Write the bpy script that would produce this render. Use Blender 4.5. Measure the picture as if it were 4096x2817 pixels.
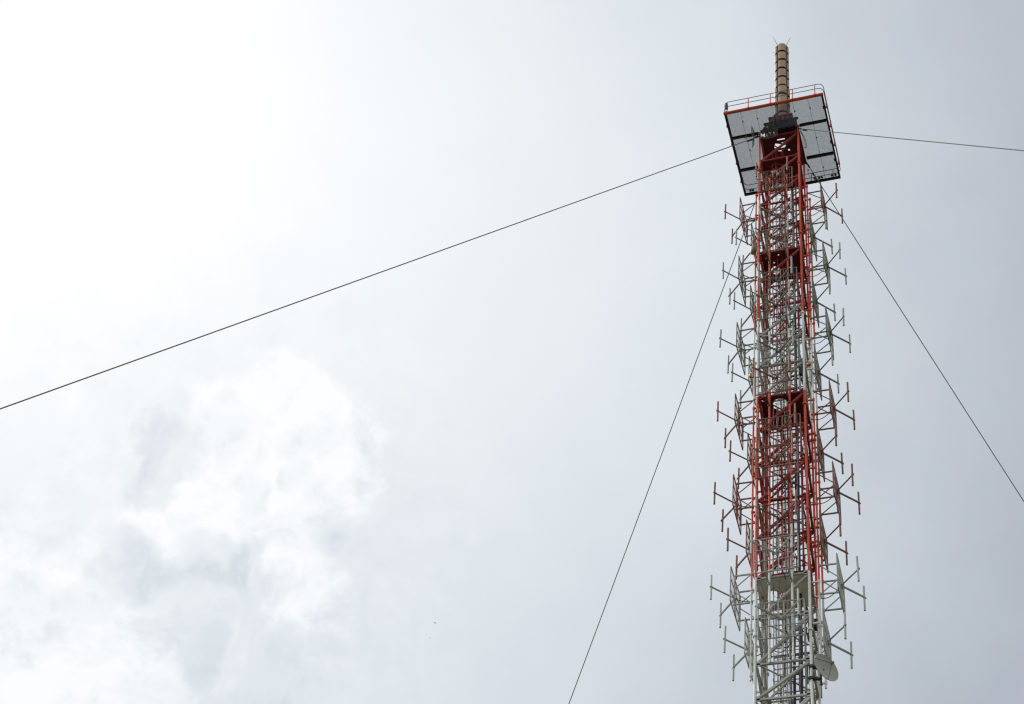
import bpy, math, random
from mathutils import Vector, Matrix

random.seed(7)
for o in list(bpy.data.objects):
    bpy.data.objects.remove(o)
scene = bpy.context.scene
COL = scene.collection
R = math.radians

# ------------------------------------------------------------------ camera
# metres; the tower axis is x = y = 0, its faces look along +-x and +-y, z = 0 is eye level
cam_d = bpy.data.cameras.new('camera')
cam = bpy.data.objects.new('camera', cam_d)
COL.objects.link(cam)
cam_d.sensor_width = 36.0
cam_d.sensor_fit = 'HORIZONTAL'
cam_d.lens = 7103.3 / 4096 * 36.0
cam_d.clip_start = 0.1
cam_d.clip_end = 9000
cr = Vector((0.95218679, 0.28295283, 0.11523029))
cu = Vector((0.16036476, -0.78391825, 0.59979607))
cf = Vector((-0.26004512, 0.55263901, 0.79181226))
cam.matrix_world = Matrix(((cr.x, cu.x, -cf.x, 9.83922), (cr.y, cu.y, -cf.y, -51.601515),
                           (cr.z, cu.z, -cf.z, 0.0), (0, 0, 0, 1)))
scene.camera = cam
CAM = Vector((9.83922, -51.601515, 0.0))


def pixdir(px, py):
    d = cf * 7103.3 + cr * (px - 2048) - cu * (py - 1408.5)
    return d.normalized()


# ------------------------------------------------------------------ world: overcast sky, glow round the veiled sun
SUN = Vector((-0.46232147, 0.36630971, 0.80751226)).normalized()
SUN_EL = math.asin(SUN.z)
SUN_AZ = math.atan2(SUN.x, SUN.y)
world = bpy.data.worlds.new('World')
scene.world = world
world.use_nodes = True
nt = world.node_tree
nt.nodes.clear()
N, L = nt.nodes, nt.links


def nd(t, **kw):
    n = N.new(t)
    for k, v in kw.items():
        setattr(n, k, v)
    return n


def mth(op, a, b=None, c=None, clamp=False):
    n = nd('ShaderNodeMath', operation=op, use_clamp=clamp)
    for i, v in enumerate((a, b, c)):
        if v is None:
            continue
        if isinstance(v, (int, float)):
            n.inputs[i].default_value = v
        else:
            L.new(v, n.inputs[i])
    return n.outputs[0]


def vmath(op, a, b=None, scale=None):
    n = nd('ShaderNodeVectorMath', operation=op)
    for i, v in enumerate((a, b)):
        if v is None:
            continue
        if isinstance(v, (tuple, Vector)):
            n.inputs[i].default_value = v
        else:
            L.new(v, n.inputs[i])
    if scale is not None:
        n.inputs['Scale'].default_value = scale
    return n


def noise(vec, scale, detail, rough, dist=0.0):
    n = nd('ShaderNodeTexNoise')
    n.inputs['Scale'].default_value = scale
    n.inputs['Detail'].default_value = detail
    n.inputs['Roughness'].default_value = rough
    n.inputs['Distortion'].default_value = dist
    L.new(vec, n.inputs['Vector'])
    return n


tc = nd('ShaderNodeTexCoord')
view = vmath('NORMALIZE', tc.outputs['Generated']).outputs[0]
w1 = vmath('SUBTRACT', noise(view, 9.0, 4, 0.55).outputs['Color'], (0.5, 0.5, 0.5)).outputs[0]
w2 = vmath('SUBTRACT', noise(view, 30.0, 6, 0.6).outputs['Color'], (0.5, 0.5, 0.5)).outputs[0]
warp = vmath('ADD', vmath('SCALE', w1, scale=0.085).outputs[0], vmath('SCALE', w2, scale=0.034).outputs[0]).outputs[0]
vw = vmath('NORMALIZE', vmath('ADD', view, warp).outputs[0]).outputs[0]
wsoft = vmath('SCALE', w1, scale=0.05).outputs[0]
vs = vmath('NORMALIZE', vmath('ADD', view, wsoft).outputs[0]).outputs[0]

wbase = vmath('ADD', vmath('SCALE', vmath('SUBTRACT', noise(view, 3.6, 3, 0.5).outputs['Color'], (0.5, 0.5, 0.5)).outputs[0], scale=0.22).outputs[0],
              vmath('SCALE', w2, scale=0.02).outputs[0]).outputs[0]
vb = vmath('NORMALIZE', vmath('ADD', vs, wbase).outputs[0]).outputs[0]
ang = mth('ARCCOSINE', mth('MINIMUM', vmath('DOT_PRODUCT', vb, pixdir(150, 550)).outputs['Value'], 0.999999))
angd = mth('MULTIPLY', ang, 180 / math.pi / 90.0)
base = nd('ShaderNodeValToRGB')
L.new(angd, base.inputs[0])
pts = [(0.0, 1.12), (4.5, 1.07), (7.5, 1.00), (10.0, 0.92), (13.0, 0.857), (18.0, 0.767), (24.5, 0.65), (28.5, 0.55), (33.0, 0.43), (44, 0.46), (65, 0.70), (90, 0.74)]
el = base.color_ramp.elements
while len(el) < len(pts):
    el.new(0.5)
for e, (a, v) in zip(el, pts):
    e.position = a / 90.0
    v *= 0.8
    e.color = (v, v, v, 1)
total = mth('MULTIPLY', base.outputs['Color'], 1.25)

# banks of bright cloud and greyer gaps low on the sunward side: each a direction, an angular size (thousandths), a weight
BRIGHT = [(960, 1690, 26, 0.75), (1110, 1650, 23, 0.75), (1220, 1730, 25, 0.5), (1290, 1830, 26, 0.38), (1330, 1930, 22, 0.28), (880, 1800, 25, 0.8),
          (810, 1990, 23, 0.75), (720, 2120, 15, 0.45), (1120, 2200, 17, 0.4), (1200, 2340, 18, 0.45), (1270, 2490, 20, 0.35),
          (150, 2720, 48, 0.95), (460, 2790, 22, 0.4), (750, 2395, 18, 0.35), (960, 2640, 17, 0.25), (1060, 1740, 28, 0.4),
          (250, 2050, 40, 0.22)]
GAPS = [(630, 1750, 14, 0.7), (610, 1900, 12, 0.7), (830, 1690, 12, 0.5), (1000, 1950, 9, 0.5), (1180, 1870, 8, 0.5), (840, 2230, 14, 0.9),
        (530, 2250, 14, 0.8), (1010, 2190, 8, 0.5), (720, 2580, 11, 0.7), (130, 2420, 13, 0.5), (330, 2430, 11, 0.5), (1330, 2170, 12, 0.3),
        (560, 2790, 13, 0.5), (1110, 2740, 20, 0.5), (900, 2430, 10, 0.4), (660, 2360, 12, 0.45), (40, 1750, 20, 0.2), (530, 1340, 12, 0.25)]


def cover(lobes):
    acc = None
    for px, py, r, amp in lobes:
        dot = vmath('DOT_PRODUCT', vw, pixdir(px, py)).outputs['Value']
        mr = nd('ShaderNodeMapRange', interpolation_type='SMOOTHSTEP')
        L.new(dot, mr.inputs['Value'])
        mr.inputs['From Min'].default_value = math.cos(r / 1000 * 1.9)
        mr.inputs['From Max'].default_value = math.cos(r / 1000 * 0.15)
        mr.inputs['To Max'].default_value = amp
        acc = mr.outputs[0] if acc is None else mth('ADD', acc, mr.outputs[0])
    return mth('MINIMUM', acc, 1.0)


def smooth(v, a, b, hi=1.0):
    mr = nd('ShaderNodeMapRange', interpolation_type='SMOOTHSTEP')
    L.new(v, mr.inputs['Value'])
    mr.inputs['From Min'].default_value = a
    mr.inputs['From Max'].default_value = b
    mr.inputs['To Max'].default_value = hi
    return mr.outputs[0]


fbm = mth('SUBTRACT', noise(vs, 34.0, 10, 0.60, 0.3).outputs['Fac'], 0.5)
fine = mth('SUBTRACT', noise(vs, 75.0, 8, 0.62, 0.2).outputs['Fac'], 0.5)
ruff = mth('ADD', fbm, mth('MULTIPLY', fine, 0.75))
broad = mth('SUBTRACT', noise(view, 6.0, 4, 0.5).outputs['Fac'], 0.5)
total = mth('ADD', total, mth('MULTIPLY', broad, 0.07))
thin = smooth(vmath('DOT_PRODUCT', vs, pixdir(350, 2000)).outputs['Value'], math.cos(0.20), math.cos(0.04))
total = mth('SUBTRACT', total, mth('MULTIPLY', thin, 0.055))
west = smooth(vmath('DOT_PRODUCT', vw, pixdir(700, 2250)).outputs['Value'], math.cos(0.22), math.cos(0.06))
total = mth('ADD', total, mth('MULTIPLY', ruff, mth('MULTIPLY_ADD', west, 0.14, 0.012)))
pb = cover(BRIGHT)
bm = smooth(mth('ADD', pb, mth('MULTIPLY', mth('MULTIPLY', ruff, 2.1), mth('MINIMUM', mth('MULTIPLY', pb, 2.5), 1.0))), 0.05, 1.25, 0.84)
lit = mth('MULTIPLY_ADD', ruff, 0.08, 0.985)
total = mth('ADD', total, mth('MULTIPLY', bm, mth('MAXIMUM', mth('SUBTRACT', lit, total), 0.0)))
pg = cover(GAPS)
gm = smooth(mth('ADD', pg, mth('MULTIPLY', mth('MULTIPLY', ruff, 2.7), mth('MINIMUM', mth('MULTIPLY', pg, 3.0), 1.0))), 0.10, 1.10)
total = mth('SUBTRACT', total, mth('MULTIPLY', gm, 0.16))

tint = nd('ShaderNodeValToRGB')
L.new(mth('MULTIPLY', total, 0.8), tint.inputs[0])
stops = [(0.0, (0.10, 0.12, 0.15)), (0.36, (0.37, 0.408, 0.470)), (0.58, (0.588, 0.638, 0.692)), (0.70, (0.715, 0.765, 0.806)),
         (0.88, (0.885, 0.922, 0.942)), (0.97, (0.965, 0.976, 0.982)), (1.08, (1.0, 1.0, 1.0))]
el = tint.color_ramp.elements
while len(el) < len(stops):
    el.new(0.5)
for e, (p, c) in zip(el, stops):
    e.position = p * 0.8
    e.color = (*c, 1)
cloud = nd('ShaderNodeBackground')
L.new(tint.outputs['Color'], cloud.inputs['Color'])
# veiled sun clips to white; unseen side lobe is added to light the legs
glow = smooth(vmath('DOT_PRODUCT', vb, SUN).outputs['Value'], math.cos(R(4.5)), math.cos(R(0.8)), 9.0)
side = smooth(vmath('DOT_PRODUCT', vs, Vector((-0.78, -0.28, 0.56)).normalized()).outputs['Value'], math.cos(R(42)), math.cos(R(14)), 3.2)
L.new(mth('ADD', mth('ADD', glow, side), 1.055), cloud.inputs['Strength'])
sky = nd('ShaderNodeTexSky', sky_type='NISHITA', sun_disc=False)
sky.sun_elevation = SUN_EL
sky.sun_rotation = SUN_AZ
air = nd('ShaderNodeBackground')
L.new(sky.outputs['Color'], air.inputs['Color'])
air.inputs['Strength'].default_value = 0.06
mix = nd('ShaderNodeMixShader')
mix.inputs[0].default_value = 0.93
L.new(air.outputs[0], mix.inputs[1])
L.new(cloud.outputs[0], mix.inputs[2])
out = nd('ShaderNodeOutputWorld')
L.new(mix.outputs[0], out.inputs['Surface'])

# ------------------------------------------------------------------ sun behind thin cloud
sun_d = bpy.data.lights.new('sun', 'SUN')
sun_d.energy = 1.5
sun_d.angle = R(12)
sun_d.color = (1.0, 0.95, 0.88)
sun = bpy.data.objects.new('sun', sun_d)
COL.objects.link(sun)
sun.rotation_euler = SUN.to_track_quat('Z', 'Y').to_euler()

scene.view_settings.view_transform = 'Standard'
scene.view_settings.look = 'None'
scene.view_settings.exposure = 0.0
scene.view_settings.gamma = 1.0
scene.cycles.max_bounces = 6
scene.cycles.pixel_filter_type = 'BLACKMAN_HARRIS'
scene.cycles.filter_width = 1.3


# ------------------------------------------------------------------ materials
def material(name, col, dark, rough=0.55, metal=0.0, scale=3.0, streak=True, amount=0.45, fine=40.0, spec=0.4):
    m = bpy.data.materials.new(name)
    m.use_nodes = True
    t = m.node_tree
    b = t.nodes['Principled BSDF']
    b.inputs['Metallic'].default_value = metal
    b.inputs['Specular IOR Level'].default_value = spec
    geo = t.nodes.new('ShaderNodeNewGeometry')
    mp = t.nodes.new('ShaderNodeMapping')
    mp.inputs['Scale'].default_value = (1, 1, 0.22 if streak else 1)
    t.links.new(geo.outputs['Position'], mp.inputs['Vector'])
    n1 = t.nodes.new('ShaderNodeTexNoise')
    n1.inputs['Scale'].default_value = scale
    n1.inputs['Detail'].default_value = 6
    n1.inputs['Roughness'].default_value = 0.65
    t.links.new(mp.outputs[0], n1.inputs['Vector'])
    n2 = t.nodes.new('ShaderNodeTexNoise')
    n2.inputs['Scale'].default_value = fine
    n2.inputs['Detail'].default_value = 3
    t.links.new(geo.outputs['Position'], n2.inputs['Vector'])
    ad = t.nodes.new('ShaderNodeMath')
    ad.operation = 'MULTIPLY_ADD'
    ad.inputs[1].default_value = 0.35
    t.links.new(n2.outputs['Fac'], ad.inputs[0])
    t.links.new(n1.outputs['Fac'], ad.inputs[2])
    mr = t.nodes.new('ShaderNodeMapRange')
    mr.inputs['From Min'].default_value = 0.45
    mr.inputs['From Max'].default_value = 0.95
    mr.inputs['To Min'].default_value = 0.0
    mr.inputs['To Max'].default_value = amount * 1.6
    t.links.new(ad.outputs[0], mr.inputs['Value'])
    mx = t.nodes.new('ShaderNodeMix')
    mx.data_type = 'RGBA'
    mx.inputs[6].default_value = (*col, 1)
    mx.inputs[7].default_value = (*dark, 1)
    t.links.new(mr.outputs[0], mx.inputs[0])
    t.links.new(mx.outputs[2], b.inputs['Base Color'])
    rr = t.nodes.new('ShaderNodeMapRange')
    rr.inputs['To Min'].default_value = rough - 0.1
    rr.inputs['To Max'].default_value = min(1, rough + 0.2)
    t.links.new(n1.outputs['Fac'], rr.inputs['Value'])
    t.links.new(rr.outputs[0], b.inputs['Roughness'])
    return m


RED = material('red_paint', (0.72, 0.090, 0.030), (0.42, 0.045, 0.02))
SHADE_RED = material('shaded_red_paint', (0.33, 0.020, 0.013), (0.13, 0.014, 0.011))  # the leg red darkened: shade inside the lattice put into the colour
SHADE_WHITE = material('shaded_white_paint', (0.47, 0.455, 0.41), (0.19, 0.175, 0.135))  # the leg white darkened likewise, interior shade in the colour
DARK_SHADE_RED = material('dark_shade_red_paint', (0.13, 0.009, 0.010), (0.075, 0.008, 0.009), rough=0.65)  # same red, darker still: shade under floors and mast base painted in
WHITE = material('white_paint', (0.82, 0.795, 0.74), (0.50, 0.47, 0.39), amount=0.32)
PANEL_GREY = material('weathered_grey_paint', (0.22, 0.218, 0.175), (0.12, 0.115, 0.085))
DIPOLE_GREY = material('light_grey_paint', (0.45, 0.445, 0.39), (0.25, 0.235, 0.185))
PANEL_WHITE = material('worn_white_paint', (0.42, 0.42, 0.375), (0.22, 0.21, 0.165))
DIPOLE_WHITE = material('pale_white_paint', (0.58, 0.58, 0.53), (0.34, 0.32, 0.26))
PANEL_RED = material('weathered_brown_paint', (0.27, 0.112, 0.072), (0.14, 0.065, 0.042))
DIPOLE_RED = material('weathered_red_paint', (0.31, 0.115, 0.072), (0.17, 0.07, 0.046))
DARK = material('dark_steel', (0.035, 0.038, 0.035), (0.02, 0.018, 0.016), rough=0.6)
GALV = material('galvanised_steel', (0.17, 0.18, 0.20), (0.11, 0.112, 0.12), rough=0.6, metal=0.2)
RAIL = material('weathered_rail', (0.20, 0.17, 0.12), (0.12, 0.10, 0.07), rough=0.6)
RADOME = material('beige_radome', (0.41, 0.265, 0.145), (0.25, 0.15, 0.08), rough=0.5, scale=2.0)
TAN = material('tan_radome', (0.36, 0.31, 0.20), (0.24, 0.20, 0.13), streak=False)
RUBBER = material('black_rubber', (0.014, 0.015, 0.018), (0.03, 0.03, 0.03), rough=0.5)
WRAP = material('black_wrap', (0.007, 0.008, 0.011), (0.016, 0.014, 0.014), rough=0.85, spec=0.1)
WIRE = material('steel_rope', (0.18, 0.185, 0.125), (0.10, 0.10, 0.07), rough=0.6, metal=0.2)
DISHW = material('dish_paint', (0.40, 0.39, 0.33), (0.27, 0.26, 0.215), rough=0.5, streak=False)
AMBER = material('amber_glass', (0.62, 0.20, 0.03), (0.45, 0.12, 0.02), rough=0.25, streak=False)
REDGLASS = material('dark_red_glass', (0.10, 0.012, 0.01), (0.05, 0.01, 0.01), rough=0.2, streak=False)
FEATHER = material('dark_feathers', (0.03, 0.027, 0.022), (0.015, 0.015, 0.012), rough=0.8, streak=False)
EARTH = material('ground_earth', (0.065, 0.08, 0.04), (0.13, 0.11, 0.08), rough=0.9, scale=0.15, streak=False, fine=4.0)


# ------------------------------------------------------------------ mesh helpers
class MB:
    def __init__(self):
        self.v, self.f, self.m, self.s = [], [], [], []

    def add(self, vs, fs, mat=0, smooth=False):
        o = len(self.v)
        self.v += [tuple(p) for p in vs]
        for f in fs:
            self.f.append([i + o for i in f])
            self.m.append(mat)
            self.s.append(smooth)

    def path(self, pts, r, n=8, mat=0, caps=True, closed=False):
        pts = [Vector(p) for p in pts]
        k = len(pts)
        rs = r if isinstance(r, (list, tuple)) else [r] * k
        vs, fs = [], []
        prev = None
        for i, p in enumerate(pts):
            if closed:
                d = (pts[(i + 1) % k] - pts[i - 1])
            else:
                d = pts[min(i + 1, k - 1)] - pts[max(i - 1, 0)]
            d.normalize()
            if prev is None:
                up = Vector((0, 0, 1)) if abs(d.z) < 0.9 else Vector((1, 0, 0))
                a = d.cross(up).normalized()
            else:
                a = (prev - d * prev.dot(d)).normalized()
            prev = a
            b = d.cross(a)
            for j in range(n):
                t = 2 * math.pi * j / n
                vs.append(p + (a * math.cos(t) + b * math.sin(t)) * rs[i])
        for i in range(k if closed else k - 1):
            i2 = (i + 1) % k
            for j in range(n):
                j2 = (j + 1) % n
                fs.append([i * n + j, i * n + j2, i2 * n + j2, i2 * n + j])
        self.add(vs, fs, mat, True)
        if caps and not closed:
            self.add(vs[:n], [list(range(n))[::-1]], mat)
            self.add(vs[-n:], [list(range(n))], mat)

    def tube(self, a, b, r, n=8, mat=0, caps=True):
        self.path([a, b], r, n, mat, caps)

    def bar(self, a, b, w, h, up=(0, 0, 1), mat=0, off=(0, 0)):
        """box along a-b, w wide sideways, h high along up; off shifts it in (side, up)"""
        a, b, up = Vector(a), Vector(b), Vector(up)
        d = (b - a).normalized()
        side = d.cross(up)
        if side.length < 1e-4:
            side = d.cross(Vector((1, 0, 0)))
        side.normalize()
        u = side.cross(d).normalized()
        vs = []
        for p in (a, b):
            for sx, sy in ((-1, -1), (1, -1), (1, 1), (-1, 1)):
                vs.append(p + side * (sx * w / 2 + off[0]) + u * (sy * h / 2 + off[1]))
        self.add(vs, [[0, 1, 2, 3][::-1], [4, 5, 6, 7], [0, 1, 5, 4], [1, 2, 6, 5], [2, 3, 7, 6], [3, 0, 4, 7]], mat)

    def angle(self, a, b, size, out_, mat=0, t=0.012):
        """steel angle: one leg flat in the face, the other turned inwards"""
        out_ = Vector(out_)
        self.bar(a, b, size, t, out_, mat)
        self.bar(a, b, t, size - t, out_, mat, off=(size / 2 - t / 2, -size / 2 - 0.001))

    def box(self, c, s, mat=0, rotz=0.0):
        c = Vector(c)
        q = Matrix.Rotation(rotz, 3, 'Z')
        vs = [c + q @ Vector((sx * s[0] / 2, sy * s[1] / 2, sz * s[2] / 2)) for sz in (-1, 1)
              for sx, sy in ((-1, -1), (1, -1), (1, 1), (-1, 1))]
        self.add(vs, [[3, 2, 1, 0], [4, 5, 6, 7], [0, 1, 5, 4], [1, 2, 6, 5], [2, 3, 7, 6], [3, 0, 4, 7]], mat)

    def build(self, name, mats, parent=None, loc=(0, 0, 0), rot=(0, 0, 0)):
        me = bpy.data.meshes.new(name)
        me.from_pydata(self.v, [], self.f)
        for m in (mats if isinstance(mats, (list, tuple)) else [mats]):
            me.materials.append(m)
        for p, mi, sm in zip(me.polygons, self.m, self.s):
            p.material_index = mi
            p.use_smooth = sm
        me.update()
        o = bpy.data.objects.new(name, me)
        COL.objects.link(o)
        o.location = loc
        o.rotation_euler = rot
        if parent:
            o.parent = parent
        return o


def thing(name, label, cat, loc=(0, 0, 0), rotz=0.0, group=None):
    o = bpy.data.objects.new(name, None)
    o.empty_display_size = 0.3
    COL.objects.link(o)
    o.location = loc
    o.rotation_euler = (0, 0, rotz)
    tag(o, label, cat, group)
    return o


def tag(o, label, cat, group=None):
    o['label'] = label
    o['category'] = cat
    if group:
        o['group'] = group
    return o


# ------------------------------------------------------------------ ground
g = MB()
S, K = 4000.0, 40
vs, fs = [], []
for i in range(K + 1):
    for j in range(K + 1):
        vs.append((-S + 2 * S * i / K, -S + 2 * S * j / K, -1.6))
for i in range(K):
    for j in range(K):
        a = i * (K + 1) + j
        fs.append([a, a + K + 1, a + K + 2, a + 1])
g.add(vs, fs)
ground = g.build('ground', EARTH)
ground['kind'] = 'structure'

# ------------------------------------------------------------------ the tower
H = 1.10                                   # half width between leg axes
TOP = 89.45
BANDS = [(-1.6, 17.4, 0), (17.4, 29.4, 1), (29.4, 41.4, 0), (41.4, 53.42, 1), (53.42, 65.4, 0), (65.4, 71.46, 1), (71.46, 120, 0)]
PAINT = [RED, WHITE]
SHADED = [SHADE_RED, SHADE_WHITE]


def paint(z):
    for a, b, m in BANDS:
        if a <= z < b:
            return m
    return 0


def banded_tube(mb, x, y, z0, z1, r, n=10):
    for a, b, m in BANDS:
        lo, hi = max(a, z0), min(b, z1)
        if hi > lo:
            mb.tube((x, y, lo), (x, y, hi), r, n, m)


tower = thing('lattice_tower', 'tall slender square lattice tower painted in red and white bands', 'tower', (0, 0, -1.6))
TZ = (0, 0, 1.6)                           # children are modelled in eye-level heights
LEGS = [(-H, -H), (H, -H), (H - 0.09, H), (-H, H)]
FLANGE = [50.12 + 7.13 * k for k in range(-7, 6)]
for x, y in LEGS:
    mb = MB()
    banded_tube(mb, x, y, -1.6, 89.9, 0.054, 12)
    for z in FLANGE:
        m = paint(z - 0.1)
        mb.tube((x, y, z - 0.045), (x, y, z + 0.045), 0.108, 12, m)
        mb.path([(x, y, z + 0.045), (x, y, z + 0.16)], [0.085, 0.056], 12, m)
    mb.build('leg', PAINT, tower, TZ)

LEVELS = [46.78, 48.6, 51.05, 53.38, 55.8, 58.15, 60.55, 62.95, 65.38, 67.75, 70.15, 72.55, 74.9, 77.4, 79.8, 82.1, 84.4, 86.7, 89.3]
z = 44.4
while z > -1.0:
    LEVELS.insert(0, z)
    z -= 2.4
FACES = [((-1, -1), (1, -1), (0, -1, 0), 1), ((1, -1), (1, 1), (1, 0, 0), 0),
         ((1, 1), (-1, 1), (0, 1, 0), 0), ((-1, 1), (-1, -1), (-1, 0, 0), 1)]
low = MB()
for k in range(len(LEVELS)):
    z0 = LEVELS[k]
    z1 = LEVELS[k + 1] if k + 1 < len(LEVELS) else None
    for (a, b, nrm, rise) in FACES:
        A = Vector((a[0] * H - (0.09 if a == (1, 1) else 0), a[1] * H, z0))
        B = Vector((b[0] * H - (0.09 if b == (1, 1) else 0), b[1] * H, z0))
        d = (B - A).normalized()
        nv = Vector(nrm)
        mi = paint(z0 - 0.02)
        mb = low if z0 < 44.0 else MB()
        mb.angle(A + d * 0.07, B - d * 0.07, 0.085, nv, mi)
        for P, s in ((A, 1), (B, -1)):     # gusset plates
            mb.bar(P + d * s * 0.05 - Vector((0, 0, 0.10)), P + d * s * 0.05 + Vector((0, 0, 0.15)), 0.012, 0.17, d, mi, off=(0, s * 0.07))
        if mb is not low:
            mb.build('cross_bar', SHADED, tower, TZ)
        if z1 is not None:
            P, Q = (A + d * 0.08 + Vector((0, 0, 0.09)), B - d * 0.08 + Vector((0, 0, z1 - z0 - 0.11)))
            if not rise:
                P, Q = (A + d * 0.08 + Vector((0, 0, z1 - z0 - 0.11)), B - d * 0.08 + Vector((0, 0, 0.09)))
            mb = low if z0 < 44.0 else MB()
            mb.angle(P - nv * 0.03, Q - nv * 0.03, 0.105, nv, paint((z0 + z1) / 2))
            if mb is not low:
                mb.build('diagonal_brace', SHADED, tower, TZ)
for z0 in LEVELS:
    if z0 > 44:
        for sg in (-1, 1):
            mb = MB()
            zz = z0 + 0.03 + 0.04 * sg
            mb.bar((-H + 0.1, -sg * (H - 0.1), zz), (H - 0.14, sg * (H - 0.1), zz), 0.05, 0.05, (0, 0, 1), paint(z0 - 0.02))
            mb.build('plan_brace', SHADED, tower, TZ)
lo = low.build('lower_bracing', SHADED, tower, TZ)
lo['kind'] = 'stuff'


def floor_plate(z, holes, mat, x0=-1.03, x1=1.03, y0=-1.05, y1=0.80, rear_arc=None):
    """plate with round openings, cut on a fine grid and rounded at the holes, with stiffening beams"""
    mb = MB()
    cell = 0.03
    nx, ny = int((x1 - x0) / cell), int((y1 - y0) / cell)
    sx, sy = (x1 - x0) / nx, (y1 - y0) / ny

    def inside(x, y):
        return any((x - hx) ** 2 + (y - hy) ** 2 < hr * hr for hx, hy, hr in holes)

    def snap(x, y):
        for hx, hy, hr in holes:
            dx, dy = x - hx, y - hy
            d = math.hypot(dx, dy)
            if d > 1e-5 and abs(d - hr) < cell * 0.75:
                return hx + dx / d * hr, hy + dy / d * hr
        return x, y
    vid = {}
    vs, fs = [], []

    def vert(i, j, top):
        key = (i, j, top)
        if key not in vid:
            x, y = snap(x0 + i * sx, y0 + j * sy)
            vid[key] = len(vs)
            vs.append((x, y, z + (0.012 if top else 0)))
        return vid[key]
    keep = {(i, j) for i in range(nx) for j in range(ny) if not inside(x0 + (i + .5) * sx, y0 + (j + .5) * sy)}
    for (i, j) in keep:
        a = [(i, j), (i + 1, j), (i + 1, j + 1), (i, j + 1)]
        fs.append([vert(*p, 1) for p in a])
        fs.append([vert(*p, 0) for p in a][::-1])
        for (di, dj), (p, q) in (((0, -1), (0, 1)), ((1, 0), (1, 2)), ((0, 1), (2, 3)), ((-1, 0), (3, 0))):
            if (i + di, j + dj) not in keep:
                fs.append([vert(*a[p], 0), vert(*a[q], 0), vert(*a[q], 1), vert(*a[p], 1)])
    mb.add(vs, fs)
    for y in (y0 + 0.06, y1 - 0.04):
        mb.bar((x0, y, z - 0.05), (x1, y, z - 0.05), 0.06, 0.096, (0, 0, 1))
    for x in (x0 + 0.04, x1 - 0.04):
        mb.bar((x, y0 + 0.10, z - 0.04), (x, y1 - 0.08, z - 0.04), 0.05, 0.07, (0, 0, 1))
    mb.build('floor_plate', mat, tower, TZ)


floor_plate(53.42, [(-0.60, 0.03, 0.29), (-0.17, -0.02, 0.10), (0.05, 0.45, 0.07)], WHITE)
floor_plate(65.42, [(-0.15, -0.47, 0.36), (0.10, -0.05, 0.05), (-0.86, -0.85, 0.09)], DARK_SHADE_RED)
floor_plate(77.45, [(-0.43, 0.12, 0.26), (-0.45, -0.38, 0.06), (-0.14, -0.80, 0.045), (-0.80, -0.75, 0.09)], DARK_SHADE_RED)
floor_plate(86.75, [(-0.25, -0.42, 0.40), (-0.45, 0.95, 0.42), (0.72, 0.55, 0.07)], DARK_SHADE_RED, y1=1.0)
floor_plate(89.36, [(0.04, -0.76, 0.22), (-0.10, -0.28, 0.32), (0.35, 0.05, 0.06)], DARK_SHADE_RED, x0=-1.10, x1=1.17, y1=1.14)

POLES = [(-0.48, -1.36), (0.45, -1.36), (-1.41, -0.48), (-1.41, 0.48), (1.39, -0.46), (1.39, 0.40), (-0.48, 1.36), (0.45, 1.36)]
for x, y in POLES:
    mb = MB()
    banded_tube(mb, x, y, 48.36, 84.35, 0.043, 10)
    for k, zz in enumerate(LEVELS):
        if 48.5 < zz < 84.6:
            ix = x if abs(x) < 1 else math.copysign(H, x)
            iy = y if abs(y) < 1 else math.copysign(H, y)
            zc = min(zz + 0.04, 84.2)
            mb.bar((x, y, zc), (ix, iy, zc), 0.06, 0.07, (0, 0, 1), paint(zz))
            mb.tube((x, y, zc - 0.07), (x, y, zc + 0.07), 0.062, 10, paint(zz))
    for zz in (50.9, 56.7, 62.5, 68.3, 74.1, 79.9):
        mb.tube((x, y, zz - 0.05), (x, y, zz + 0.05), 0.078, 10, paint(zz))
    mb.build('mounting_pole', PAINT, tower, TZ)

# inner conduits that rise with the tower
for (x, y, r) in ((-1.0, 0.30, 0.05), (0.62, 0.42, 0.045), (-0.10, 0.95, 0.05), (0.30, 0.95, 0.045)):
    mb = MB()
    banded_tube(mb, x, y, -1.6, 86.6, r, 10)
    for zz in FLANGE:
        mb.tube((x, y, zz - 1.84), (x, y, zz - 1.75), r * 1.75, 10, paint(zz - 1.9))
    mb.build('riser_pipe', SHADED, tower, TZ)
mb = MB()
for a, b, m in BANDS:
    if a < 76:
        mb.bar((-1.07, 0.10, max(a, -1.6)), (-1.07, 0.10, min(b, 76.5)), 0.12, 0.08, (1, 0, 0), m)
mb.build('cable_trunking', [PANEL_RED, SHADE_WHITE], tower, TZ)

# ------------------------------------------------------------------ caged ladder and cable tray inside the lattice
lad = thing('caged_ladder', 'thin caged ladder climbing inside the tower through the holes in its floors', 'ladder', (-0.18, -0.20, -1.6))
mb = MB()
for sx in (-0.19, 0.19):
    banded_tube(mb, sx, 0, 0.0, 90.9, 0.022, 6)
zz = 0.3
while zz < 90.5:
    mb.tube((-0.19, 0, zz), (0.19, 0, zz), 0.011, 5, paint(zz - 1.6), False)
    zz += 0.3
mb.build('ladder_frame', SHADED, lad)
mb = MB()
zz = 2.6
while zz < 90.2:
    pts = [(0.33 * math.sin(t), -0.30 - 0.33 * math.cos(t), zz) for t in [R(-150 + 20 * i) for i in range(16)]]
    pts = [(-0.19, 0, zz)] + pts + [(0.19, 0, zz)]
    mb.path(pts, 0.011, 5, paint(zz - 1.6), False)
    zz += 0.8
for t in (-100, -50, 0, 50, 100):
    x, y = 0.33 * math.sin(R(t)), -0.30 - 0.33 * math.cos(R(t))
    banded_tube(mb, x, y, 2.6, 89.8, 0.009, 5)
mb.build('safety_cage', SHADED, lad)

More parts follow.
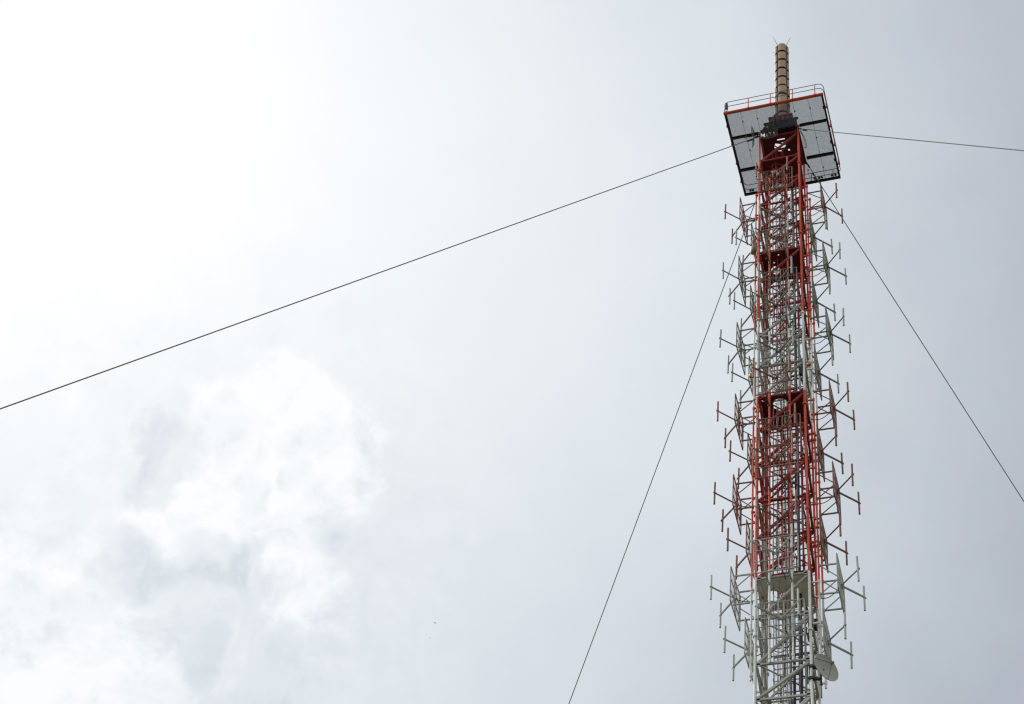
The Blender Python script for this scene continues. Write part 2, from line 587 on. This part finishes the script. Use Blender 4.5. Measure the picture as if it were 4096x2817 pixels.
tray = thing('cable_tray', 'vertical cable tray with close rungs and thin feeders inside the tower', 'cable tray', (0.10, 0.60, -1.6))
mb = MB()
for sx in (-0.32, 0.32):
    for a, b, m in BANDS:
        mb.bar((sx, 0, a + 1.6), (sx, 0, min(b, 89.0) + 1.6), 0.02, 0.05, (0, 1, 0), m)
zz = 0.2
while zz < 90.5:
    mb.bar((-0.31, 0.0, zz), (0.31, 0.0, zz), 0.016, 0.02, (0, 0, 1), paint(zz - 1.6))
    zz += 0.45
mb.build('tray_frame', [DARK, DARK], tray)
for k in range(4):
    x = -0.24 + 0.16 * k
    mb = MB()
    top = 90.0 - 6.5 * (k % 4)
    pts = [(x + 0.012 * math.sin(i * 1.3 + k), -0.05 + 0.01 * math.sin(i * 0.9 + 2 * k), top * i / 40) for i in range(41)]
    mb.path(pts, 0.012 + 0.003 * (k % 3), 6)
    mb.build('feeder', RUBBER, tray)

for (x, y, r, top, lab) in ((0.50, 0.12, 0.062, 85.2, 'thick black coaxial cable running up the right half of the tower'),
                            (0.21, 0.10, 0.062, 51.6, 'thick black cable ending low in the tower, left of the longer cable')):
    c = thing('coaxial_cable', lab, 'cable', (x, y, -1.6), group='thick coaxial cables inside the tower')
    mb = MB()
    n = 60
    pts = [(0.012 * math.sin(i * 0.9), 0.012 * math.cos(i * 0.7), (top + 1.6) * i / n) for i in range(n + 1)]
    mb.path(pts, r, 10)
    zz = 3.0
    while zz < top:
        mb.tube((0, 0, zz - 0.04), (0, 0, zz + 0.04), r + 0.02, 10, 1 + paint(zz - 1.6))
        zz += 2.4
    mb.build('sheath', [RUBBER, RED, WHITE], c)

# ------------------------------------------------------------------ two-dipole panel antennas (48)
ORD = ['topmost', 'second', 'third', 'fourth', 'fifth', 'sixth', 'seventh', 'eighth', 'ninth', 'tenth', 'eleventh', 'lowest']
HX, HZ = 0.92, 0.98


def reflector_mesh():
    mb = MB()
    for s in (-1, 1):
        mb.tube((0, s * HX, -HZ), (0, s * HX, HZ), 0.026, 8)
        mb.tube((0, -HX, s * HZ), (0, HX, s * HZ), 0.028, 8)
        mb.tube((0, -HX, s * HZ / 3), (0, HX, s * HZ / 3), 0.021, 8)
        mb.tube((0, s * 0.115, -HZ), (0, s * 0.115, HZ), 0.026, 8)
    for y in (-0.78, -0.65, -0.52, -0.39, -0.26, 0.26, 0.39, 0.52, 0.65, 0.78):
        mb.tube((0.008, y, -HZ), (0.008, y, HZ), 0.0075, 5)
    mb.box((0.03, 0, 0), (0.06, 0.30, 0.12))
    return mb


def boom_mesh(s):
    mb = MB()
    mb.tube((0.05, s * 0.05, 0.0), (0.885, s * 0.885, 0.0), 0.033, 8)
    mb.tube((0.05, s * 0.03, 0.055), (0.80, s * 0.78, 0.055), 0.014, 6)
    mb.tube((0.80, s * 0.80, 0.0), (0.86, s * 0.86, 0.0), 0.052, 10)
    return mb


def dipole_mesh(s):
    mb = MB()
    c = 0.83
    mb.tube((c, s * c, -0.71), (c, s * c, 0.71), 0.044, 10)
    return mb


def bracket_mesh(s, dist):
    mb = MB()
    y = s * 0.47
    p = -(dist - 1.40)
    if dist > 1.9:
        for z in (0.84, -0.84):
            mb.bar((p + 0.03, y, z), (-0.02, y, z), 0.05, 0.06)
            mb.tube((p, y, z - 0.07), (p, y, z + 0.07), 0.060, 8)
        mb.bar((-0.06, y, -0.80), (-0.06, y, 0.80), 0.045, 0.045, (1, 0, 0))
        mb.bar((p + 0.06, y, 0.80), (-0.07, y, 0.10), 0.035, 0.035)
        mb.bar((p + 0.06, y, -0.80), (-0.07, y, -0.10), 0.035, 0.035)
    else:
        mb.bar((-0.03, y, -0.70), (-0.03, y, 0.70), 0.04, 0.04, (1, 0, 0))
        for z in (0.66, -0.66):
            mb.bar((p + 0.03, y, z), (-0.02, y, z), 0.05, 0.06)
            mb.tube((p, y, z - 0.07), (p, y, z + 0.07), 0.060, 8)
    return mb


def feed_mesh(dist):
    mb = MB()
    e = -(dist - 0.95)
    pts = []
    for i in range(13):
        t = i / 12
        pts.append((0.03 + (e - 0.03) * t, 0.10 * math.sin(t * 3.1) + 0.12 * t, -0.32 * math.sin(t * math.pi) - 0.25 * t))
    mb.path(pts, 0.019, 6)
    return mb


SIDES = [('near side', -90), ('right side', 0), ('left side', 180), ('far side', 90)]
PARTS = {}
for dist in (2.20, 1.56):
    for red in (0, 1, 2, 3):
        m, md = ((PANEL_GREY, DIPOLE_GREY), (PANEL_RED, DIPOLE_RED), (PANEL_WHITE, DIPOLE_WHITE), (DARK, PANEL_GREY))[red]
        made = [('reflector', reflector_mesh()), ('feed_cable', feed_mesh(dist))]
        for s in (-1, 1):
            made += [('boom', boom_mesh(s)), ('dipole', dipole_mesh(s)), ('bracket', bracket_mesh(s, dist))]
        objs = []
        for nm, mb in made:
            o = mb.build(nm, {'dipole': md, 'feed_cable': RUBBER}.get(nm, m))
            COL.objects.unlink(o)
            objs.append(o)
        PARTS[(dist, red)] = objs
for side, deg in SIDES:
    for lv in range(12):
        far_out = lv % 2 == 0
        z = 82.63 - 2.910 * lv if far_out else 82.72 - 2.935 * lv
        dist = 2.20 if far_out else 1.56
        red = 1 if lv in (0, 6, 7, 8, 9) else 2 if lv > 9 else 0
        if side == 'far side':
            red = 3  # far panels take dark colours that stand in for shade
        place = {0: 'topmost panel', 11: 'lowest panel'}.get(lv, ORD[lv] + ' panel from the top')
        lab = '%s two-dipole antenna %s, %s on the tower\'s %s' % (
            ('grey', 'red', 'whitish', 'dark')[red], 'on long arms' if far_out else 'set close', place, side)
        a = R(deg + random.uniform(-1.2, 1.2))
        t = thing('panel_antenna', lab, 'antenna', (math.cos(a) * dist, math.sin(a) * dist, z), a, 'dipole panel antennas round the tower')
        for o in PARTS[(dist, red)]:
            c = o.copy()
            c.parent = t
            if o.name.startswith(('dipole', 'boom')):
                c.rotation_euler = (R(random.uniform(-0.7, 0.7)), R(random.uniform(-0.9, 0.9)), R(random.uniform(-0.8, 0.8)))
            COL.objects.link(c)
for objs in PARTS.values():
    for o in objs:
        bpy.data.objects.remove(o)

# ------------------------------------------------------------------ service platform at the top
PH = 2.826
PZ = 89.9
plat = thing('service_platform', 'square grating platform with guard rails jutting out round the tower top', 'platform', (0, 0, PZ))
mb = MB()
mb.tube((-PH - 0.02, -PH + 0.05, 0), (PH + 0.02, -PH + 0.05, 0), 0.092, 16)
mb.build('edge_beam', RED, plat)
for (a, b) in (((-PH + 0.05, -PH + 0.085, 0), (-PH + 0.05, PH - 0.085, 0)), ((PH - 0.05, -PH + 0.085, 0), (PH - 0.05, PH - 0.085, 0)),
               ((-PH, PH - 0.04, 0), (PH, PH - 0.04, 0))):
    mb = MB()
    mb.bar(a, b, 0.012, 0.20, (0, 0, 1))
    mb.bar(a, b, 0.095, 0.012, (0, 0, 1), off=(0, 0.094))
    mb.bar(a, b, 0.095, 0.012, (0, 0, 1), off=(0, -0.094))
    mb.build('edge_beam', DARK, plat)
for y in (-H, H):
    for x0, x1 in ((-PH + 0.11, -H - 0.07), (H + 0.07, PH - 0.11)):
        mb = MB()
        mb.bar((x0, y, -0.03), (x1, y, -0.03), 0.012, 0.18)
        mb.bar((x0, y, -0.126), (x1, y, -0.126), 0.11, 0.012)
        mb.bar((x0, y, 0.066), (x1, y, 0.066), 0.11, 0.012)
        mb.build('support_beam', DARK, plat)
# open bar grating: bearing bars, cross rods, panel seams and clips
mb = MB()
pitch = 0.026
n = int((2 * PH - 0.2) / pitch)
for i in range(n + 1):
    x = -PH + 0.1 + i * pitch
    spans = [(-PH + 0.09, PH - 0.09)] if abs(x) > H else [(-PH + 0.09, -H), (H, PH - 0.09)]
    for y0, y1 in spans:
        mb.bar((x, y0, 0.118), (x, y1, 0.118), 0.0075, 0.038)
y = -PH + 0.12
while y < PH - 0.1:
    spans = [(-PH + 0.1, PH - 0.1)] if abs(y) > H else [(-PH + 0.1, -H), (H, PH - 0.1)]
    for x0, x1 in spans:
        mb.bar((x0, y, 0.140), (x1, y, 0.141), 0.010, 0.010)
    y += 0.043
mb.build('grating', GALV, plat)
for x in (-1.92, -1.06, -0.10, 1.07, 1.95):
    spans = [(-PH + 0.09, PH - 0.09)] if abs(x) > H else [(-PH + 0.09, -H), (H, PH - 0.09)]
    for y0, y1 in spans:
        mb = MB()
        mb.bar((x, y0, 0.10), (x, y1, 0.10), 0.016, 0.03)
        for y in (-2.0, -0.05, 1.97):
            if y0 < y < y1:
                mb.box((x + 0.02, y, 0.075), (0.07, 0.07, 0.05))
        mb.build('seam_bar', DARK, plat)


def rounded_loop(h, r, z):
    pts = []
    for cx, cy, a0 in ((h - r, -h + r, -90), (h - r, h - r, 0), (-h + r, h - r, 90), (-h + r, -h + r, 180)):
        for i in range(7):
            a = R(a0 + 15 * i)
            pts.append((cx + r * math.cos(a), cy + r * math.sin(a), z))
    return pts


for zr, nm in ((1.12, 'top_rail'), (0.62, 'middle_rail')):
    mb = MB()
    mb.path(rounded_loop(PH + 0.03, 0.28, zr), 0.021, 8, closed=True)
    mb.build(nm, RAIL, plat)
for sgn in range(4):
    for i in range(4):
        u = -1.41 + 1.27 * i if sgn in (0, 2) else -1.9 + 1.27 * i
        v = PH + 0.03
        x, y = [(u, -v), (v, u), (u, v), (-v, u)][sgn]
        mb = MB()
        mb.bar((x, y, -0.06), (x, y, 1.13), 0.045, 0.045, (1, 0, 0))
        mb.box((x * 0.995, y * 0.995, 0.03), (0.08, 0.08, 0.10))
        mb.build('rail_post', RED, plat)
for x in (-2.45, -2.30, 1.60, 1.75, 2.35, 2.55, 1.35):
    mb = MB()
    mb.box((x, PH - 0.15, 0.17), (0.12, 0.12, 0.10))
    mb.build('bracket_lug', DARK, plat)
for y in (-1.9, 0.4, 1.6):
    mb = MB()
    mb.box((PH - 0.13, y, 0.05), (0.07, 0.16, 0.09))
    mb.build('bracket_lug', DARK, plat)

# ------------------------------------------------------------------ beige panel mast above the platform
mast = thing('top_mast', 'beige mast of stacked radome panels rising from the platform', 'mast', (0, 0, 89.96))
# red base block with dark collar
mb = MB()                                  # dark wrapped collar: front and right walls, broken on the left
mb.box((0.06, -1.0, 0.48), (1.78, 0.05, 0.92))
mb.box((0.955, -0.30, 0.45), (0.05, 1.36, 0.86))
mb.box((-0.83, -0.80, 0.33), (0.05, 0.36, 0.62))
mb.box((0.10, -1.02, 0.96), (2.0, 0.16, 0.04))
mb.bar((-1.02, -1.0, 0.06), (-0.86, -1.0, 0.62), 0.10, 0.06)
mb.bar((-1.12, -0.96, 0.30), (-0.80, -0.98, 0.36), 0.05, 0.22)
for x, h in ((-0.70, 0.98), (-0.33, 1.02), (0.05, 1.0), (0.42, 1.03), (0.86, 0.98)):
    mb.bar((x, -1.04, 0.05), (x, -1.04, h), 0.10, 0.05, (0, 1, 0))
    mb.tube((x - 0.15, -1.05, h - 0.15), (x + 0.12, -1.05, h - 0.2), 0.045, 8)
mb.build('collar', WRAP, mast)
mb = MB()                                  # open red pyramid under the mast flange
for sx in (-1, 1):
    for sy in (-1, 1):
        mb.tube((sx * 0.98, sy * 0.98, 0.0), (sx * 0.62, sy * 0.62, 1.75), 0.065, 8)
        mb.tube((sx * 0.62, sy * 0.62, 1.75), (sx * 0.55, sy * 0.55, 2.25), 0.07, 8)
for z, h, t in ((0.95, 0.79, 0.10), (1.62, 0.66, 0.14), (1.98, 0.62, 0.10), (2.20, 0.66, 0.12)):
    for sgn in (-1, 1):
        mb.box((0, sgn * h, z), (2 * h + 0.10, 0.10, t))
        mb.box((sgn * h, 0, z), (0.10, 2 * h - 0.10, t))
for sgn in (-1, 1):
    mb.bar((-0.80, sgn * 0.80, 0.95), (0.64, sgn * 0.66, 1.62), 0.08, 0.07)
    mb.bar((0.80, sgn * 0.80, 0.95), (-0.64, sgn * 0.66, 1.62), 0.07, 0.06)
    mb.bar((sgn * 0.80, -0.80, 0.95), (sgn * 0.66, 0.64, 1.62), 0.08, 0.07)
mb.box((0, 0, 2.25), (1.14, 1.14, 0.05))
for x in (-0.45, -0.15, 0.15, 0.45):
    mb.bar((x, -0.66, 1.60), (x * 0.95, -0.66, 2.2), 0.16, 0.05, (0, 1, 0))
mb.build('base_frame', DARK_SHADE_RED, mast)
ROT = R(13)
mb = MB()
mb.box((0, 0, 7.04), (0.585, 0.585, 9.54), rotz=ROT)
mb.build('core', DARK, mast)
for q in range(4):
    for k in range(9):
        z1 = 11.87 - 1.10 * k
        z0 = z1 - 0.93
        mb = MB()
        prof = []
        for i in range(13):
            t = -1 + 2 * i / 12
            prof.append((0.232 * t, -(0.315 + 0.115 * math.sqrt(max(0, 1 - abs(t) ** 2.6)))))
        prof = [(-0.232, -0.29)] + prof + [(0.232, -0.29)]
        m = len(prof)
        a = ROT + q * math.pi / 2
        ca, sa = math.cos(a), math.sin(a)
        vs, fs = [], []
        grow = 1.07 if k > 4 else 1.0
        rings = ((z0, 0.93), (z0 + 0.03, 1.0), (z1 - 0.03, 1.0), (z1, 0.93))
        for zz, s in rings:
            for x, y in prof:
                x2, y2 = x * s * grow, (-0.25 + (y + 0.25) * s) * grow
                vs.append((x2 * ca - y2 * sa, x2 * sa + y2 * ca, zz))
        for rr in range(3):
            fs = []
            for i in range(m):
                j = (i + 1) % m
                fs.append([rr * m + i, rr * m + j, (rr + 1) * m + j, (rr + 1) * m + i])
            mb.add(vs, fs, 0 if rr == 1 else 1, rr == 1)
        mb.add(vs[:m], [list(range(m))[::-1]], 1)
        mb.add(vs[-m:], [list(range(m))], 1)
        mb.build('radome', [RADOME, DARK], mast)  # dark slot: shade between the tiers painted on ends and rims
for sx, sy in ((-1, -1), (1, -1), (1, 1), (-1, 1)):
    mb = MB()
    a = ROT + math.atan2(sy, sx)
    mb.path([(0.34 * math.cos(a), 0.34 * math.sin(a), 11.6), (0.37 * math.cos(a), 0.37 * math.sin(a), 11.86),
             (0.78 * math.cos(a), 0.78 * math.sin(a), 12.46)], [0.022, 0.017, 0.010], 6)
    mb.build('lightning_rod', DARK, mast)
mb = MB()
mb.box((0, 0, 11.85), (0.56, 0.56, 0.05), rotz=ROT)
mb.tube((-0.10, -0.22, 11.86), (-0.10, -0.22, 12.05), 0.03, 8)
mb.build('cap', TAN, mast)

# ------------------------------------------------------------------ guy ropes from the tower top to the four diagonals
for (sx, sy, rad, sag, lab) in ((-1, -1, 61.0, 0.0, 'long thin guy wire slanting to the left edge of the photo'),
                           (1, -1, 59.0, 0.15, 'thin guy wire running nearly level to the right edge'),
                           (1, 1, 55.0, 0.3, 'thin guy wire falling steeply to the lower right behind the antennas'),
                           (-1, 1, 63.0, 0.3, 'thin guy wire falling steeply to the bottom edge left of tower')):
    A = Vector((sx * 1.12, sy * 1.12, 89.5))
    q = rad / math.sqrt(2)
    B = Vector((sx * q, sy * q, -1.6))
    w = thing('guy_wire', lab, 'guy wire', B, group='guy wires holding the tower')
    n = 80
    pts = []
    for i in range(n + 1):
        t = i / n
        p = A.lerp(B, t)
        p.z -= sag * 4 * t * (1 - t)
        pts.append(p - B)
    mb = MB()
    mb.path(pts, 0.025, 8)
    mb.build('wire', WIRE, w)
    d = (pts[1] - pts[0]).normalized()
    mb = MB()
    mb.tube(pts[0], pts[0] + d * 0.5, 0.045, 8)
    mb.build('socket', DARK, w)
    mb = MB()
    c = pts[0] + d * 1.15 - Vector((0, 0, 0.10))
    mb.tube(c - d * 0.28, c - d * 0.08, 0.05, 8)
    mb.tube(c + d * 0.08, c + d * 0.28, 0.05, 8)
    mb.tube(c - d * 0.2, c + d * 0.2, 0.015, 6)
    mb.tube(c, c + Vector((0, 0, 0.12)), 0.03, 6)
    mb.build('damper', DARK, w)

# ------------------------------------------------------------------ grey microwave dish low on the right
DN = Vector((0.789, -0.615, 0.0)).normalized()
DC = Vector((1.70, -1.20, 47.94))
dish = thing('microwave_dish', 'round pale grey microwave dish at the lower right of the tower', 'dish', DC)
e1 = Vector((-DN.y, DN.x, 0))
e2 = Vector((0, 0, 1))
rd, dep = 0.59, 0.17
mb = MB()
rings = 9
for off, flip in ((0.0, False), (-0.02, True)):
    vs = [DN * (off - dep)]
    fs = []
    for i in range(1, rings + 1):
        r = rd * i / rings
        for j in range(40):
            t = 2 * math.pi * j / 40
            vs.append(e1 * (r * math.cos(t)) + e2 * (r * math.sin(t)) + DN * (off - dep + dep * (r / rd) ** 2))
    for j in range(40):
        fs.append([0, 1 + j, 1 + (j + 1) % 40])
        for i in range(rings - 1):
            a = 1 + i * 40
            fs.append([a + j, a + 40 + j, a + 40 + (j + 1) % 40, a + (j + 1) % 40])
    if flip:
        fs = [f[::-1] for f in fs]
    mb.add(vs, fs, 0, True)
mb.path([e1 * (rd * math.cos(t)) + e2 * (rd * math.sin(t)) - DN * 0.01 for t in [2 * math.pi * i / 40 for i in range(40)]], 0.014, 6, closed=True)
mb.build('reflector', DISHW, dish)
FP = DN * 0.30
mb = MB()
for t in (170, 60, 275):
    P = e1 * (rd * math.cos(R(t))) + e2 * (rd * math.sin(R(t)))
    mb.tube(P, FP, 0.010, 6)
mb.build('feed_strut', DARK, dish)
mb = MB()
mb.tube(FP - DN * 0.04, FP + DN * 0.10, 0.045, 10)
mb.build('feed_horn', GALV, dish)
mb = MB()
px = Vector((1.44, -1.02, 0)) - Vector((DC.x, DC.y, 0))
mb.tube(px + Vector((0, 0, -0.70)), px + Vector((0, 0, 0.45)), 0.045, 8)
for zz in (0.20, -0.40):
    leg = Vector((1.10 - DC.x, -1.10 - DC.y, zz))
    mb.bar(leg, px + Vector((0, 0, zz)), 0.10, 0.09)
    mb.box(leg, (0.19, 0.19, 0.12))
    mb.bar(px + Vector((0, 0, zz * 0.5)), -DN * dep, 0.05, 0.05)
mb.build('mounting_arm', DARK, dish)

# ------------------------------------------------------------------ small drum dish on the left
DN2 = Vector((-0.86, -0.51, 0.0)).normalized()
drum = thing('drum_dish', 'small round tan drum antenna on the left of the tower below the top panels', 'dish', (-1.52, -0.62, 78.62))
mb = MB()
e1 = Vector((-DN2.y, DN2.x, 0))
vs, fs = [], []
prof = [(-0.16, 0.12), (-0.14, 0.25), (0.04, 0.26), (0.09, 0.23), (0.12, 0.15), (0.13, 0.06)]
for o_, r in prof:
    for j in range(24):
        t = 2 * math.pi * j / 24
        vs.append(DN2 * o_ + e1 * (r * math.cos(t)) + Vector((0, 0, r * math.sin(t))))
for i in range(len(prof) - 1):
    for j in range(24):
        fs.append([i * 24 + j, i * 24 + (j + 1) % 24, (i + 1) * 24 + (j + 1) % 24, (i + 1) * 24 + j])
fs.append(list(range(24))[::-1])
fs.append([(len(prof) - 1) * 24 + j for j in range(24)])
mb.add(vs, fs, 0, True)
mb.build('radome', TAN, drum)
mb = MB()
mb.bar(-DN2 * 0.15, Vector((0.11, 0.14, 0)), 0.08, 0.10)
mb.build('clamp', DARK, drum)

# ------------------------------------------------------------------ two grid reflector antennas under the platform, front left
for (loc, rz, lab) in (((-0.50, -1.50, 88.98), R(-90), 'curved wire grid antenna in front of the tower just under the platform'),
                       ((-1.50, -1.25, 89.35), R(-172), 'wire grid antenna sticking out left of the tower under the platform')):
    t = thing('grid_antenna', lab, 'antenna', loc, rz, 'wire grid antennas under the platform')
    mb = MB()

    def gp(y, z):
        return (0.55 * y * y - 0.10, y, z)
    for i in range(17):
        y = -0.48 + 0.06 * i
        r = 0.014 if i in (0, 16) else 0.007
        mb.tube(gp(y, -0.42), gp(y, 0.42), r, 5)
    for z in (-0.42, -0.14, 0.14, 0.42):
        mb.path([gp(-0.48 + 0.08 * i, z) for i in range(13)], 0.013, 5)
    mb.build('grid_reflector', RAIL, t)
    mb = MB()
    mb.tube((-0.10, 0, 0), (0.36, 0, 0), 0.018, 8)
    mb.box((0.38, 0, 0), (0.06, 0.10, 0.20))
    mb.build('feed', RAIL, t)
    mb = MB()
    mb.bar((-0.11, 0, -0.1), (-0.34, 0.12, -0.1), 0.05, 0.05)
    mb.bar((-0.11, 0, 0.1), (-0.34, 0.12, 0.1), 0.05, 0.05)
    mb.build('clamp', DARK, t)

# ------------------------------------------------------------------ looped feeders at the upper right corner
for k, (bul, low) in enumerate(((0.34, 87.75), (0.26, 87.85))):
    t = thing('looped_cable', ['outer black cable hanging in a loop right of the tower under the platform',
                               'inner black cable hanging in a loop right of the tower under the platform'][k], 'cable',
              (1.16, -1.05, 89.55), group='cables looped under the platform')
    mb = MB()
    pts = []
    for i in range(25):
        s = i / 24
        zz = -(89.55 - low) * (s / 0.85 if s < 0.85 else 1 - (s - 0.85) * 0.6)
        x = bul * math.sin(min(1, s / 0.9) * math.pi * 0.62) * (1 if s < 0.85 else 1 - (s - 0.85) * 5)
        pts.append((x, 0.30 * s + 0.04 * k, zz))
    mb.path(pts, 0.016, 6)
    mb.build('sheath', RUBBER, t)

# ------------------------------------------------------------------ obstruction lamps
for (loc, lab, inner) in (((1.34, -1.02, 67.45), 'small amber obstruction lamp on an arm right of the white band', (-0.24, -0.02)),
                          ((-1.45, -1.02, 67.25), 'small amber obstruction lamp on an arm left of the white band', (0.35, -0.02))):
    t = thing('obstruction_lamp', lab, 'lamp', loc, group='amber obstruction lamps')
    mb = MB()
    mb.path([(0, 0, -0.10), (0, 0, -0.05), (0, 0, 0.05), (0, 0, 0.12), (0, 0, 0.15)], [0.07, 0.085, 0.085, 0.07, 0.03], 12)
    mb.build('lens', AMBER, t)
    mb = MB()
    mb.tube((0, 0, 0.14), (0, 0, 0.24), 0.05, 8)
    mb.tube((0, 0, 0.22), (inner[0], inner[1], 0.22), 0.025, 6)
    mb.build('arm', WHITE, t)
t = thing('beacon', 'double dark red beacon on the left front corner of the platform', 'lamp', (-2.72, -2.74, 90.15))
mb = MB()
mb.tube((0, 0, -0.12), (0, 0, 0.20), 0.05, 8)
mb.box((0, 0, 0.0), (0.18, 0.14, 0.10))
mb.build('stand', WHITE, t)
mb = MB()
mb.path([(0, 0, 0.20), (0, 0, 0.24), (0, 0, 0.50), (0, 0, 0.54)], [0.07, 0.11, 0.11, 0.07], 12)
mb.path([(0, 0, 0.58), (0, 0, 0.62), (0, 0, 0.90), (0, 0, 0.97)], [0.06, 0.10, 0.09, 0.03], 12)
mb.build('lens', REDGLASS, t)

# slack cables looping between the inner pipes
for k in range(9):
    z0 = 50.2 + 4.15 * k
    t = thing('slack_cable', 'slack black cable drooping inside the lattice, %s of nine from the top' % ORD[8 - k].replace('topmost', 'first'),
              'cable', (0, 0, z0), group='slack cables inside the lattice')
    ax, ay = random.uniform(-0.7, -0.2), random.uniform(-0.5, 0.2)
    bx, by = random.uniform(0.2, 0.85), random.uniform(-0.3, 0.7)
    dr = random.uniform(0.5, 1.1)
    mb = MB()
    pts = [(ax + (bx - ax) * i / 20, ay + (by - ay) * i / 20 + 0.12 * math.sin(i * 0.4), 1.5 * i / 20 - dr * math.sin(math.pi * i / 20)) for i in range(21)]
    mb.path(pts, 0.02, 6)
    mb.build('sheath', RUBBER, t)

# dark junction boxes fixed in the lattice
for (loc, s, lab) in (((0.92, -0.92, 67.1), (0.16, 0.14, 0.55), 'black junction box by the right front leg in the white band'),
                      ((-0.75, -0.55, 63.9), (0.20, 0.2, 0.95), 'black junction box below the red floor with the round hole'),
                      ((1.02, 0.45, 51.9), (0.18, 0.22, 0.5), 'dark junction box beside the right rear leg below the grey floor')):
    t = thing('junction_box', lab, 'box', loc, group='junction boxes in the lattice')
    mb = MB()
    mb.box((0, 0, 0), s)
    mb.box((0, -s[1] / 2 - 0.012, 0), (s[0] * 0.86, 0.02, s[2] * 0.9))
    mb.build('case', RUBBER, t)
    mb = MB()
    mb.bar((0, 0, s[2] / 2), (math.copysign(0.12, loc[0]), 0, s[2] / 2 + 0.03), 0.05, 0.05)
    mb.build('clamp', DARK, t)


# ------------------------------------------------------------------ two birds far off
def bird(px, py, dist, span, yaw, roll, lab):
    P = CAM + pixdir(px, py) * dist
    b = thing('bird', lab, 'bird', P, group='birds in the sky')
    b.rotation_euler = (roll, 0, yaw)
    mb = MB()
    h = span / 2
    prof = [(0.42, 0.004), (0.36, 0.05), (0.25, 0.085), (0.0, 0.10), (-0.25, 0.07), (-0.42, 0.03), (-0.6, 0.045), (-0.68, 0.01)]
    vs, fs = [], []
    for x, r in prof:
        for j in range(8):
            t = 2 * math.pi * j / 8
            vs.append((x * h, r * h * 1.3 * math.cos(t), r * h * 1.1 * math.sin(t)))
    for i in range(len(prof) - 1):
        for j in range(8):
            fs.append([i * 8 + j, i * 8 + (j + 1) % 8, (i + 1) * 8 + (j + 1) % 8, (i + 1) * 8 + j])
    mb.add(vs, fs, 0, True)
    for s in (-1, 1):
        w = [(0.24, 0.06, 0.03), (0.30, 0.50, 0.16), (0.02, 1.0, 0.10), (-0.12, 0.55, 0.13), (-0.22, 0.06, 0.03)]
        top = [(x * h, s * y * h, (z + 0.02) * h) for x, y, z in w]
        bot = [(x * h, s * y * h, (z - 0.02) * h) for x, y, z in w]
        mb.add(top + bot, [[0, 1, 2, 3, 4], [9, 8, 7, 6, 5]] + [[i, (i + 1) % 5, 5 + (i + 1) % 5, 5 + i] for i in range(5)])
    mb.build('body', FEATHER, b)


bird(1739.9, 2492.4, 250, 0.60, R(75), R(35), 'tiny dark bird gliding in the sky, the larger of two')
bird(1718, 2553, 420, 0.55, R(60), R(25), 'tiny distant bird, a faint speck below the larger bird')
